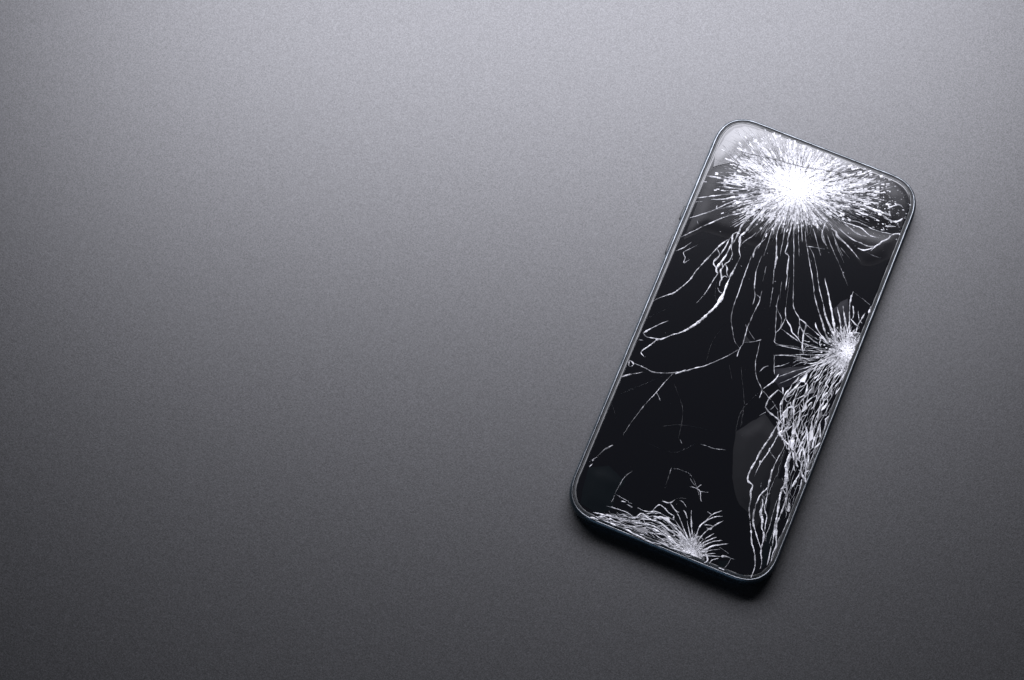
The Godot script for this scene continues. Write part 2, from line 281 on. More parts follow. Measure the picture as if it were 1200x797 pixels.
	crack(phone, [-17.65, -70.36, -15.39, -70.76], 0.15, 0.44)
	crack(phone, [-22.76, -68.50, -20.03, -68.86, -17.29, -69.22], 0.09, 0.09)
	crack(phone, [-13.72, -70.07, -10.91, -70.23, -9.01, -69.72], 0.27, 0.31)
	crack(phone, [-13.03, -73.76, -11.54, -71.49, -8.01, -72.25, -4.75, -71.99, -0.14, -73.39], 0.39, 0.57)
	crack(phone, [-22.71, -69.93, -22.90, -72.20], 0.15, 0.11)
	crack(phone, [-20.15, -58.36, -21.83, -61.12, -22.41, -63.89, -22.74, -68.15, -22.62, -71.43], 0.20, 0.09)
	crack(phone, [-8.37, -69.06, -7.03, -66.25, -4.73, -66.69, -2.39, -67.71, -0.66, -67.99], 0.22, 0.41)
	crack(phone, [-6.64, -64.56, -3.78, -64.18, -2.39, -62.14, -1.10, -61.15, 1.05, -60.46], 0.39, 0.13)
	crack(phone, [-3.81, -64.12, -0.88, -65.96, 0.47, -65.97], 0.24, 0.27)
	crack(phone, [-0.88, -65.96, 2.08, -68.64, 4.99, -71.86, 7.79, -74.73], 0.29, 0.39)
	crack(phone, [1.58, -64.68, 2.75, -65.59, 3.92, -67.09], 0.44, 0.18)
	crack(phone, [4.06, -67.69, 6.45, -71.33, 8.62, -74.39], 0.15, 0.41)
	crack(phone, [4.16, -63.62, 5.67, -67.69, 7.28, -70.98, 9.12, -74.84], 0.31, 0.41)
	crack(phone, [-0.74, -62.06, 0.42, -62.14, 2.18, -63.34], 0.20, 0.11)
	crack(phone, [14.30, -59.70, 11.71, -62.15, 10.51, -64.60, 9.11, -67.43], 0.24, 0.20)
	crack(phone, [9.54, -61.96, 11.59, -62.50], 0.20, 0.27)
	crack(phone, [15.19, -61.58, 12.74, -62.72, 10.48, -65.18, 9.00, -68.30, 9.28, -72.80], 0.27, 0.31)
	crack(phone, [16.02, -62.89, 13.82, -65.48, 12.29, -67.76, 11.11, -70.07, 10.33, -73.02], 0.27, 0.41)
	crack(phone, [10.05, -66.87, 12.99, -66.09, 12.99, -67.48, 11.41, -67.56], 0.27, 0.31)
	crack(phone, [0.65, -56.00, 1.63, -55.77, 2.92, -55.77, 4.52, -56.23, 5.89, -58.99, 6.45, -59.42], 0.20, 0.24)
	crack(phone, [2.92, -55.77, 4.07, -53.76], 0.22, 0.15)
	crack(phone, [4.41, -56.28, 7.44, -55.36], 0.22, 0.09)
	crack(phone, [-0.53, -53.00, 1.87, -55.00], 0.11, 0.11)
	crack(phone, [-7.93, -52.05, -7.68, -55.95, -7.32, -60.13], 0.13, 0.08)
	crack(phone, [-7.54, -52.22, -4.86, -51.61, -1.22, -51.81, 2.01, -54.28, 5.67, -58.98], 0.11, 0.07)
	crack(phone, [11.55, -74.49, 12.38, -72.83, 14.51, -70.54, 15.92, -69.23], 0.41, 0.18)
	crack(phone, [12.33, -74.83, 13.33, -73.29, 15.29, -71.30, 18.30, -69.57], 0.57, 0.20)
	crack(phone, [12.66, -75.68, 14.30, -74.28, 16.07, -72.56, 20.93, -69.73], 0.52, 0.09)
	crack(phone, [12.88, -76.24, 14.43, -75.28, 16.75, -73.82, 18.85, -72.63], 0.41, 0.13)
	crack(phone, [13.22, -77.09, 15.09, -76.15, 17.77, -74.78], 0.41, 0.18)
	crack(phone, [12.22, -77.83, 17.17, -76.12, 21.41, -74.50, 22.77, -74.46, 24.79, -74.21], 0.46, 0.11)
	crack(phone, [19.79, -75.03, 21.41, -74.50, 22.72, -74.32], 0.62, 0.46)
	crack(phone, [17.06, -79.11, 17.40, -77.53, 19.32, -76.05], 0.31, 0.20)
	crack(phone, [23.33, -74.56, 22.99, -76.66, 22.44, -78.53], 0.15, 0.13)
	crack(phone, [20.45, -79.19, 22.69, -79.18], 0.41, 0.46)
	crack(phone, [8.81, -73.65, 9.06, -72.23, 10.48, -71.41, 12.02, -71.90], 0.41, 0.41)
	crack(phone, [12.33, -71.54, 13.76, -69.46, 14.65, -68.44], 0.31, 0.13)
	crack(phone, [18.02, -72.15, 21.95, -73.16], 0.09, 0.09)
	crack(phone, [15.15, -79.57, 15.92, -78.27, 14.87, -76.41], 0.52, 0.52)
	crack(phone, [-22.51, -76.55, -19.57, -76.46, -15.39, -75.26], 1.03, 0.52)
	crack(phone, [-13.74, -75.37, -10.94, -74.22], 0.77, 0.46)
	crack(phone, [-27.51, -77.62, -24.81, -77.10, -22.29, -76.92], 0.31, 0.52)
	crack(phone, [-27.75, -79.67, -26.44, -79.46, -24.89, -79.31], 0.52, 0.67)
	crack(phone, [-24.28, -78.40, -22.32, -76.44], 0.41, 0.41)
	crack(phone, [-27.91, -78.24, -25.45, -78.72, -24.33, -79.08], 0.27, 0.41)
	crack(phone, [-7.18, -71.90, -4.65, -70.13, -1.26, -70.55, 2.63, -72.25, 5.74, -73.60], 0.52, 0.62)
	crack(phone, [-8.99, -69.77, -7.38, -68.94, -5.16, -68.85], 0.57, 0.41)
	crack(phone, [-4.60, -70.28, -3.57, -70.42, -3.05, -69.30], 0.31, 0.31)
	crack(phone, [-0.66, -67.99, -0.49, -69.24], 0.46, 0.62)
	crack(phone, [-21.22, -78.79, -18.27, -78.89, -15.04, -78.88, -11.71, -79.15], 0.41, 0.52)
	crack(phone, [-13.99, -79.11, -9.04, -79.37, -5.05, -79.70, -1.11, -79.06], 0.46, 0.57)
	crack(phone, [-8.90, -75.69, -4.29, -75.10, 0.98, -76.22, 6.25, -77.34], 0.52, 0.67)
	crack(phone, [-13.07, -75.76, -8.80, -74.32, -3.96, -74.31, 2.59, -76.22], 0.52, 0.62)
	crack(phone, [-16.05, -77.98, -11.78, -76.55, -7.96, -73.98], 0.41, 0.41)
	crack(phone, [-35.32, -34.77, -29.30, -28.56, -22.83, -21.81], 0.04, 0.03)
	crack(phone, [-16.76, -39.60, -9.99, -36.13, 0.59, -34.12], 0.04, 0.03)
	crack(phone, [-1.90, -40.19, 3.80, -39.84, 7.27, -38.75], 0.15, 0.11)
	crack(phone, [-2.55, -9.35, 0.23, -13.99], 0.04, 0.03)
	crack(phone, [-8.89, -41.40, -7.76, -42.61], 0.18, 0.13)
	crack(phone, [-18.08, 17.89, -16.91, 13.19, -14.03, 9.20], 0.03, 0.03)
	crack(phone, [-40.54, -8.62, -35.83, -3.93, -30.17, 2.54], 0.04, 0.03)
	crack(phone, [-42.99, -35.23, -37.03, -37.85, -32.74, -42.83], 0.03, 0.03)
	crack(phone, [-18.66, -47.10, -9.14, -46.53, -3.30, -40.76], 0.03, 0.03)
	crack(phone, [1.34, -8.43, 7.00, -19.67, 9.26, -28.86], 0.03, 0.03)
	crack(phone, [-9.46, 4.21, -11.39, -3.45, -10.61, -11.32], 0.03, 0.03)
	crack(phone, [11.42, -13.44, 7.57, -22.82, 8.26, -31.29], 0.04, 0.03)
	crack(phone, [-18.30, -23.34, -12.05, -30.91, -9.45, -41.63], 0.03, 0.03)
	fan(phone, [22.41, -23.43, 22.67, -36.74, 24.86, -52.48, 29.25, -67.18], [36.61, -30.99, 37.10, -42.45, 37.32, -53.96, 36.69, -69.04], 16, 0.06, 0.08, 0.21)
	fan(phone, [32.26, 10.47, 22.74, 12.36, 18.23, 12.21], [34.00, 10.17, 25.26, 3.15, 17.60, -2.40], 20, 0.05, 0.12, 0.31)
	fan(phone, [28.82, 8.37, 22.49, -2.42, 19.73, -13.06, 20.67, -21.45, 22.79, -25.29], [36.65, 10.92, 36.86, -2.60, 37.01, -16.73, 37.72, -30.53, 37.13, -37.45], 26, 0.05, 0.09, 0.37)
	fan(phone, [9.56, -75.97, 0.68, -69.75, -7.33, -69.09, -13.25, -72.86, -22.37, -74.31], [10.79, -79.08, 1.05, -78.83, -10.05, -78.47, -19.72, -78.50, -27.28, -78.98], 18, 0.06, 0.09, 0.31)
	lattice(phone, [28.82, 8.37, 22.49, -2.42, 19.17, -13.29, 20.11, -21.68, 22.46, -26.10], [36.65, 10.92, 36.86, -2.60, 37.01, -16.73, 37.72, -30.53, 37.79, -39.17], 22, 11, 0.09, 0.68, 0.07, 0.2)
	lattice(phone, [9.34, -75.40, 0.45, -69.18, -7.33, -69.09, -12.20, -73.08, -20.09, -74.36], [11.01, -79.64, 1.16, -79.11, -9.93, -78.75, -19.60, -78.78, -26.61, -79.03], 15, 7, 0.09, 0.52, 0.07, 0.3)
	crushed_zone(phone, Vector2(-4.43, 61.27), [0.11, 20.96, 36.95, 0.39, 27.26, 40.89, 0.57, 29.97, 43.74, 0.75, 31.54, 44.21, 1.02, 29.50, 33.69, 1.44, 21.60, 26.21, 1.85, 21.02, 24.33, 2.19, 22.74, 27.32, 2.53, 22.93, 29.98, 2.89, 22.48, 31.27, 3.07, 26.07, 28.56, 3.26, 22.88, 30.32, 3.53, 18.59, 32.84, 3.81, 18.14, 29.99, 4.07, 19.01, 25.96, 4.33, 16.71, 23.10, 4.58, 13.64, 21.39, 4.83, 11.74, 20.18, 5.08, 11.06, 20.11, 5.33, 11.59, 18.64, 5.58, 13.33, 19.65, 5.85, 15.64, 21.87, 6.12, 16.09, 26.27])
	crushed_zone(phone, Vector2(34.12, 11.58), [0.39, 9.76, 9.76, 0.92, 6.87, 7.49, 1.60, 7.00, 9.55, 2.10, 6.92, 10.70, 2.62, 5.52, 10.45, 3.17, 4.24, 10.31, 3.53, 4.27, 10.98, 3.89, 4.02, 13.60, 4.40, 5.68, 14.50, 4.90, 6.97, 11.39, 5.59, 7.40, 9.25])
	crushed_zone(phone, Vector2(10.07, -78.06), [0.39, 3.59, 6.58, 0.66, 3.31, 7.82, 1.09, 3.04, 7.90, 1.60, 3.66, 8.55, 2.12, 3.63, 9.10, 2.64, 4.19, 10.19, 3.18, 5.96, 14.91, 3.53, 5.38, 11.96, 4.06, 4.23, 4.23, 5.09, 4.25, 4.25, 6.14, 2.98, 5.36])
	chips(phone)


# ------------------------------------------------------------------ helpers
func put(parent: Node, called: String, mesh: Mesh, material: Material) -> MeshInstance3D:
	var o := MeshInstance3D.new()
	o.name = called
	o.mesh = mesh
	o.material_override = material
	o.mesh.surface_set_material(0, material)
	parent.add_child(o, true)
	return o


func glass(color: Color, rough: float, shine: float) -> StandardMaterial3D:
	var m := StandardMaterial3D.new()
	m.albedo_color = color.linear_to_srgb()
	m.roughness = rough
	m.metallic_specular = shine
	return m


func facets(v: PackedVector3Array, colors := PackedColorArray()) -> ArrayMesh:   # flat-shaded triangles, three points each, in millimetres
	var w := PackedVector3Array()
	w.resize(v.size())
	for i in v.size():
		w[i] = v[i] * MM
	var a := []
	a.resize(Mesh.ARRAY_MAX)
	a[Mesh.ARRAY_VERTEX] = w
	if colors.size():
		a[Mesh.ARRAY_COLOR] = colors
	var m := ArrayMesh.new()
	m.add_surface_from_arrays(Mesh.PRIMITIVE_TRIANGLES, a)
	return m


func make_outline():   # the phone's outline as points and outward normals, counted anticlockwise in (right, up)
	var n := 2.5
	var steps := 26
	for q in 4:
		var sx: float = [1, -1, -1, 1][q]
		var sy: float = [1, 1, -1, -1][q]
		for k in steps + 1:
			var t := float(k) / steps * PI / 2
			if q % 2 == 1:
				t = PI / 2 - t
			var c := pow(maxf(cos(t), 0.0), 2.0 / n)
			var s := pow(maxf(sin(t), 0.0), 2.0 / n)
			if k == 0 and outline.size():
				var from := outline[-1]
				var to := Vector2(sx * (WIDE / 2 - CORNER + CORNER * c), sy * (LONG / 2 - CORNER + CORNER * s))
				straight(from, to)
			outline.append(Vector2(sx * (WIDE / 2 - CORNER + CORNER * c), sy * (LONG / 2 - CORNER + CORNER * s)))
			outward.append(Vector2(sx * pow(c, n - 1), sy * pow(s, n - 1)).normalized())
	straight(outline[-1], outline[0])


func straight(from: Vector2, to: Vector2):
	var parts := int(from.distance_to(to) / 1.6)
	for i in range(1, parts):
		outward.append(outward[-1])
		outline.append(from.lerp(to, float(i) / parts))


func ring(profile: Array, cap := false, worn := 0.0) -> ArrayMesh:   # sweeps (inset, height) pairs round the outline; the last one is closed with a lid if asked
	var st := SurfaceTool.new()
	st.begin(Mesh.PRIMITIVE_TRIANGLES)
	var n := outline.size()
	for p in profile:
		for i in n:
			var q: Vector2 = outline[i] - outward[i] * (p[0] + dice.randfn() * worn)
			st.add_vertex(Vector3(q.x, p[1] + dice.randfn() * worn, -q.y) * MM)
	for k in profile.size() - 1:
		for i in n:
			var j := (i + 1) % n
			var a := k * n + i
			var b := k * n + j
			for x in [a, a + n, b, b, a + n, b + n]:
				st.add_index(x)
	if cap:
		var last: int = (profile.size() - 1) * n
		var p = profile[-1]
		st.add_vertex(Vector3(0, p[1], 0) * MM)
		for i in n:
			for x in [last + i, profile.size() * n, last + (i + 1) % n]:
				st.add_index(x)
	st.generate_normals()
	return st.commit()


func phone_body(phone: Node3D):
	var metal := StandardMaterial3D.new()
	metal.albedo_color = Color(0.12, 0.165, 0.20).linear_to_srgb()
	metal.metallic = 0.9
	metal.roughness = 0.22
	var rubber := StandardMaterial3D.new()
	rubber.albedo_color = Color(0.04, 0.041, 0.042).linear_to_srgb()
	rubber.roughness = 0.45
	put(phone, "frame", ring([[2.6, 0.15], [1.6, 0.22], [0.9, 0.55], [0.4, 1.1], [0.12, 1.9], [0.0, 3.0], [0.0, 4.6], [0.1, 5.6], [0.25, 6.4], [0.48, 6.95], [0.68, 7.16]]), metal)
	var bright := StandardMaterial3D.new()
	bright.albedo_color = Color(0.155, 0.165, 0.175).linear_to_srgb()
	bright.metallic = 1.0
	bright.roughness = 0.37
	put(phone, "frame_lip", ring([[0.68, 7.16], [0.8, 7.24], [1.02, 7.26], [1.2, 7.18], [1.3, 6.95], [1.32, 6.2]], false, 0.02), bright)
	var ground := glass(Color(0.05, 0.052, 0.052), 0.5, 0.8)
	put(phone, "glass_edge", ring([[1.72, 6.3], [1.72, 7.2], [1.8, 7.34], [2.1, 7.5], [2.36, 7.57], [2.4, 7.56]], false, 0.025), ground)
	put(phone, "back_panel", ring([[2.6, 0.6], [2.6, 0.1], [3.0, 0.04]], true), rubber)
	put(phone, "gasket", ring([[1.34, 6.3], [1.36, 6.98], [1.45, 7.1], [1.62, 7.12], [1.7, 7.0], [1.7, 6.2]]), rubber)
	put(phone, "front_glass", ring([[2.38, 6.3], [2.4, 7.5], [2.45, 7.57], [2.6, 7.6], [3.1, 7.6]], true), glass(Color(0.0040, 0.0042, 0.0054), 0.13, 0.55))
	for b in [[38.4, 6.5], [25.5, 9.5]]:
		button(phone, rubber, b[0], b[1])


func button(phone: Node3D, m: Material, v: float, size: float):   # a rounded bar proud of the left side
	var st := SurfaceTool.new()
	st.begin(Mesh.PRIMITIVE_TRIANGLES)
	var rows := 12
	var around := 10
	for i in rows + 1:
		var t := float(i) / rows * 2 - 1
		var f := pow(maxf(1.0 - pow(absf(t), 6.0), 0.0), 0.5)
		for k in around + 1:
			var a := float(k) / around * PI - PI / 2
			st.add_vertex(Vector3(-WIDE / 2 + 0.25 - 0.85 * f * pow(cos(a), 0.5), 4.2 + 1.3 * f * sin(a), -(v + t * size / 2)) * MM)
	for i in rows:
		for k in around:
			var a := i * (around + 1) + k
			for x in [a, a + around + 1, a + 1, a + 1, a + around + 1, a + around + 2]:
				st.add_index(x)
	st.generate_normals()
	put(phone, "button", st.commit(), m)


# ------------------------------------------------------------------ broken glass
func pairs(p: Array) -> PackedVector2Array:
	var out := PackedVector2Array()
	for i in range(0, p.size(), 2):
		out.append(Vector2(p[i], p[i + 1]))
	return out


func shard(phone: Node3D, m: Material, p: Array, slope := Vector2.ZERO, dome := 0.3):   # a thin splinter lying on the pane
	var poly := pairs(p)
	var fine := PackedVector2Array()
	for i in poly.size():
		var a := poly[i]
		var b := poly[(i + 1) % poly.size()]
		var parts := maxi(1, int(a.distance_to(b) / 1.6))
		for k in parts:
			var q := a.lerp(b, float(k) / parts)
			fine.append(q + (Vector2(dice.randfn(), dice.randfn()) * 0.09 if k else Vector2.ZERO))
	var low := 1e9
	var box := Rect2(fine[0], Vector2.ZERO)
	for q in fine:
		low = minf(low, q.dot(slope))
		box = box.expand(q)
	var base := GLASS + 0.004 * phone.get_child_count()
	var dots := fine.duplicate()
	var x := box.position.x
	while x < box.end.x:
		var y := box.position.y
		while y < box.end.y:
			var q := Vector2(x, y) + Vector2(dice.randf(), dice.randf()) * 0.4
			if Geometry2D.is_point_in_polygon(q, fine) and rim_distance(q, fine) > 0.5:
				dots.append(q)
			y += 1.1
		x += 1.1
	var st := SurfaceTool.new()
	st.begin(Mesh.PRIMITIVE_TRIANGLES)
	for q in dots:
		st.add_vertex(Vector3(q.x, base + (q.dot(slope) - low) + dome * smoothstep(0.0, 5.0, rim_distance(q, fine)), -q.y) * MM)
	var tris := Geometry2D.triangulate_delaunay(dots)
	for k in range(0, tris.size(), 3):
		var a := dots[tris[k]]
		var b := dots[tris[k + 1]]
		var c := dots[tris[k + 2]]
		if Geometry2D.is_point_in_polygon((a + b + c) / 3.0, fine):
			var turned := (b - a).cross(c - a) > 0.0   # seen from above, front faces run clockwise
			st.add_index(tris[k])
			st.add_index(tris[k + (2 if turned else 1)])
			st.add_index(tris[k + (1 if turned else 2)])
	st.generate_normals()
	put(phone, "glass_shard", st.commit(), m)
	lifted.append([fine, base - low, slope, dome])


func rim_distance(q: Vector2, poly: PackedVector2Array) -> float:
	var d := 1e9
	for i in poly.size():
		d = minf(d, q.distance_to(Geometry2D.get_closest_point_to_segment(q, poly[i], poly[(i + 1) % poly.size()])))
	return d


func face(p: Vector2) -> float:   # height of the broken pane there
	for s in lifted:
		if Geometry2D.is_point_in_polygon(p, s[0]):
			return maxf(GLASS, s[1] + p.dot(s[2]) + s[3] * smoothstep(0.0, 5.0, rim_distance(p, s[0])))
	return GLASS


func ridge(points: PackedVector2Array, w0: float, w1: float, into: PackedVector3Array, tones: PackedColorArray, rough := 1.0):   # an uneven ridge of crushed glass along a crack
	var fine := PackedVector2Array()
	var n := points.size()
	for i in n - 1:
		var a := points[maxi(i - 1, 0)]
		var d := points[mini(i + 2, n - 1)]
		var parts := maxi(2, int(points[i].distance_to(points[i + 1]) / 0.45))
		for k in parts:
			fine.append(points[i].cubic_interpolate(points[i + 1], a, d, float(k) / parts))
	fine.append(points[n - 1])
	var count := fine.size()
	var rows := []
	var drift := 0.0
	var swell := 0.0
	var gleam := dice.randfn() * 0.1
	for i in count:
		var t := float(i) / (count - 1)
		var along := (fine[mini(i + 1, count - 1)] - fine[maxi(i - 1, 0)]).normalized()
		var side := Vector2(-along.y, along.x)
		drift = drift * 0.7 + dice.randfn() * 0.03 * rough
		swell = swell * 0.6 + dice.randfn() * 0.28 * rough
		var w := lerpf(w0, w1, t) * clampf(1.0 + swell, 0.35, 2.0) * minf(1.0, 0.35 + 4.0 * minf(t, 1.0 - t))
		gleam = gleam * 0.8 + dice.randfn() * 0.16
		var c := fine[i] + side * drift
		var l := c - side * w * 0.5
		var r := c + side * w * 0.5
		var m := c + side * w * dice.randf_range(-0.25, 0.25)
		var y := face(c)
		rows.append([Vector3(l.x, y - 0.01, -l.y), Vector3(m.x, y + 0.05 + w * dice.randf_range(0.05, 0.25), -m.y), Vector3(r.x, y - 0.01, -r.y), clampf(0.62 + gleam, 0.2, 1.0)])
	for i in count - 1:
		for k in 6:
			tones.append(Color(rows[i][3], rows[i][3], rows[i][3]))
		for k in 6:
			tones.append(Color(rows[i][3], rows[i][3], rows[i][3]) * (0.75 + 0.5 * dice.randf()))
		for k in 2:
			into.append_array([rows[i][k], rows[i + 1][k], rows[i][k + 1], rows[i][k + 1], rows[i + 1][k], rows[i + 1][k + 1]])


func crack(phone: Node3D, p: Array, w0: float, w1: float):
	var v := PackedVector3Array()
	var tones := PackedColorArray()
	ridge(pairs(p), w0, w1, v, tones)
	put(phone, "crack", facets(v, tones), fracture)


func along(c: PackedVector2Array, t: float) -> Vector2:
	var x := clampf(t, 0.0, 0.9999) * (c.size() - 1)
	var i := int(x)
	return c[i].cubic_interpolate(c[i + 1], c[maxi(i - 1, 0)], c[mini(i + 2, c.size() - 1)], x - i)


func fan(phone: Node3D, a: Array, b: Array, n: int, weave: float, w0: float, w1: float):   # strands that weave between two guide curves
	var pa := pairs(a)
	var pb := pairs(b)
	var v := PackedVector3Array()
	var tones := PackedColorArray()
	for k in n:
		var s := dice.randf()
		var t := dice.randf_range(0.05, 0.8)
		var end := minf(1.0, t + dice.randf_range(0.12, 0.55))
		var phase := dice.randf() * TAU
		var pts := PackedVector2Array()
		while t < end:
			var x := clampf(s + weave * sin(t * 9.0 + phase) * 0.6, 0.0, 1.0)
			pts.append(along(pa, t).lerp(along(pb, t), x) + Vector2(dice.randfn(), dice.randfn()) * 0.16)
			t += dice.randf_range(0.035, 0.07)
		if pts.size() > 1:
			ridge(pts, lerpf(w0, w1, pow(dice.randf(), 3.0)), lerpf(w0, w1, pow(dice.randf(), 2.0)) * 0.7, v, tones)
	for k in n / 2:
		var s := dice.randf()
		var t := dice.randf_range(0.12, 0.95)
		var d := dice.randf_range(0.06, 0.2) * (1.0 if dice.randf() < 0.5 else -1.0)
		var pts := PackedVector2Array()
		for i in 4:
			pts.append(along(pa, t + i * 0.012).lerp(along(pb, t + i * 0.012), clampf(s + d * i / 3.0, 0.0, 1.0)) + Vector2(dice.randfn(), dice.randfn()) * 0.1)
		ridge(pts, dice.randf_range(w0, w1) * 0.8, dice.randf_range(w0, w1) * 0.6, v, tones)
	var o := put(phone, "crack_web", facets(v, tones), fracture)
	o.set_meta("kind", "stuff")


func lattice(phone: Node3D, a: Array, b: Array, rows: int, columns: int, w0: float, w1: float, filled: float, gaps: float):   # splinters between crossing cracks
	var pa := pairs(a)
	var pb := pairs(b)
	var v := PackedVector3Array()
	var tones := PackedColorArray()
	var spot := []
	for i in rows:
		var line := []
		for j in columns + 1:
			var t := (i + dice.randf_range(-0.42, 0.42)) / (rows - 1.0)
			var s := (j + (0.5 if i % 2 else 0.0) + dice.randf_range(-0.38, 0.38)) / (columns + 0.5)
			line.append(along(pa, clampf(t, 0.02, 1.0)).lerp(along(pb, clampf(t, 0.02, 1.0)), clampf(s, 0.0, 1.0)))
		spot.append(line)
	for i in rows - 1:
		for j in columns + 1:
			for side in 2:
				var k: int = j + (side if i % 2 else side - 1)
				if k < 0 or k > columns or dice.randf() < gaps + 0.2 * i / rows:
					continue
				var p: Vector2 = spot[i][j]
				var q: Vector2 = spot[i + 1][k]
				var bend := (q - p).orthogonal() * dice.randfn() * 0.05
				ridge(PackedVector2Array([p - (q - p) * 0.06, p.lerp(q, 0.5) + bend, q + (q - p) * 0.1]), lerpf(w0, w1, pow(dice.randf(), 2.2)), lerpf(w0, w1, pow(dice.randf(), 2.2)), v, tones, 0.6)
			if i + 2 < rows and dice.randf() < 0.3:
				ridge(PackedVector2Array([spot[i][j], spot[i + 2][j]]), w0, w0 * 1.3, v, tones, 0.6)
			if i + 2 < rows and dice.randf() < filled * (1.15 - float(i) / rows):   # a splinter that has turned white
				var l: int = clampi(j - 1 + i % 2, 0, columns)
				var r: int = clampi(j + i % 2, 0, columns)
				var tone := 0.1 + 0.8 * pow(dice.randf(), 1.6)
				var c := [spot[i][j], spot[i + 1][l], spot[i + 2][j], spot[i + 1][r]]
				var h := []
				for p in c:
					h.append(Vector3(p.x, face(p) + 0.02 + dice.randf() * 0.12, -p.y))
				for x in [0, 1, 2, 0, 2, 3]:
					v.append(h[x])
					tone = clampf(tone + dice.randfn() * 0.04, 0.08, 0.95)
					tones.append(Color(tone, tone, tone))
	var o := put(phone, "crack_web", facets(v, tones), fracture)
	o.set_meta("kind", "stuff")


func inside(q: Vector2) -> bool:
	var e := Vector2(WIDE / 2 - 2.25, LONG / 2 - 2.25) - q.abs()
	if e.x < 0 or e.y < 0:
		return false
	var c := CORNER - 2.25
	if e.x < c and e.y < c:
		return pow((c - e.x) / c, 2.5) + pow((c - e.y) / c, 2.5) < 1.0
	return true


func reach_at(table: Array, a: float) -> Vector2:   # (solid, farthest) radius of a crushed zone in that direction; rows are angle, solid, farthest
	var m: int = table.size() / 3
	for k in m:
		var lo: float = table[3 * k]
		var hi: float = table[3 * ((k + 1) % m)] + (TAU if k == m - 1 else 0.0)
		for turn in [0.0, TAU]:
			if a + turn >= lo and a + turn < hi:
				var x: float = (a + turn - lo) / (hi - lo)
				var n: int = (k + 1) % m
				return Vector2(lerpf(table[3 * k + 1], table[3 * n + 1], x), lerpf(table[3 * k + 2], table[3 * n + 2], x))
	return Vector2(table[1], table[2])


func crushed_zone(phone: Node3D, centre: Vector2, table: Array):   # a bed of splinters round an impact, drawn out along the radii
	var noise := FastNoiseLite.new()
	noise.seed = 11
	noise.frequency = 1.0
	var coarse := FastNoiseLite.new()
	coarse.seed = 5
	coarse.frequency = 1.0
	var v := PackedVector3Array()
	var tones := PackedColorArray()
	var m: int = table.size() / 3
	var most := 0.0
	for k in m:
		most = maxf(most, table[3 * k + 2])
	var r := 0.1
	while r < most:
		var step := 0.26 + r * 0.022
		var count := clampi(int(TAU * r / 0.27), 7, 640)
		for i in count:
			var a0 := (i + 0.5 * dice.randf()) / count * TAU
			var wide := TAU / count * dice.randf_range(0.7, 1.4)
			var size := reach_at(table, a0)
			var solid := size.x * (0.82 + 0.45 * coarse.get_noise_2d(cos(a0) * 3.0, sin(a0) * 3.0))
			var reach := size.y
			if r > reach:
				continue
			var streak := noise.get_noise_3d(cos(a0) * 15.0, sin(a0) * 15.0, r * 0.16)
			var want := streak * 1.0 + coarse.get_noise_2d(cos(a0) * r * 0.5, sin(a0) * r * 0.5) * 0.6 + dice.randf_range(-0.22, 0.22)
			var there := 1.1 - 0.85 * r / solid if r < solid else 0.34 - 0.8 * (r - solid) / maxf(reach - solid, 0.1) - 0.12
			if want > there - 0.25:
				continue
			var bend := sin(r * 0.5 + coarse.get_noise_2d(a0 * 4.0, 3.0) * 6.0) * 0.01
			var y := face(centre + Vector2(cos(a0), sin(a0)) * r)
			var q := []
			for c in [[0.0, 0.0], [1.0, 0.0], [1.0, 1.25], [0.0, 1.25]]:
				var w: float = a0 + bend + c[0] * wide + dice.randfn() * wide * 0.15
				var p: Vector2 = centre + Vector2(cos(w), sin(w)) * (r + c[1] * step + dice.randfn() * 0.05)
				q.append(Vector3(p.x, y + 0.05 + dice.randf() * 0.1, -p.y))
			if inside(Vector2(q[0].x, -q[0].z)) and inside(Vector2(q[2].x, -q[2].z)):
				v.append_array([q[0], q[1], q[2], q[0], q[2], q[3]])
				var tone := clampf(lerpf(1.0, 0.34, clampf(r / solid * 1.25, 0.0, 1.0)) - streak * 0.6 + dice.randf_range(-0.2, 0.2), 0.16, 1.0)
				for k in 6:
					tones.append(Color(tone, tone, tone))
		r += step
	# splinters that shoot out along the radii
	var needles := PackedVector3Array()
	for i in int(most * 40.0):
		var a := dice.randf() * TAU
		var size := reach_at(table, a)
		var from := size.x * dice.randf_range(0.3, 1.0)
		var to := from + (size.y - size.x * 0.6) * dice.randf_range(0.15, 0.75)
		var turn := dice.randfn() * 0.06
		var pts := PackedVector2Array()
		for k in 5:
			var p := centre + Vector2(cos(a), sin(a)) * lerpf(from, to, k / 4.0) + Vector2(dice.randfn(), dice.randfn()) * 0.08
			a += turn / 4.0
			if inside(p):
				pts.append(p)
		if pts.size() > 2:
			var w := 0.06 + 0.17 * pow(dice.randf(), 3.0)
			ridge(pts, w, w * 0.35, needles, tones)
	v.append_array(needles)
	var o := put(phone, "crushed_glass", facets(v, tones), crushed)
	o.set_meta("kind", "stuff")


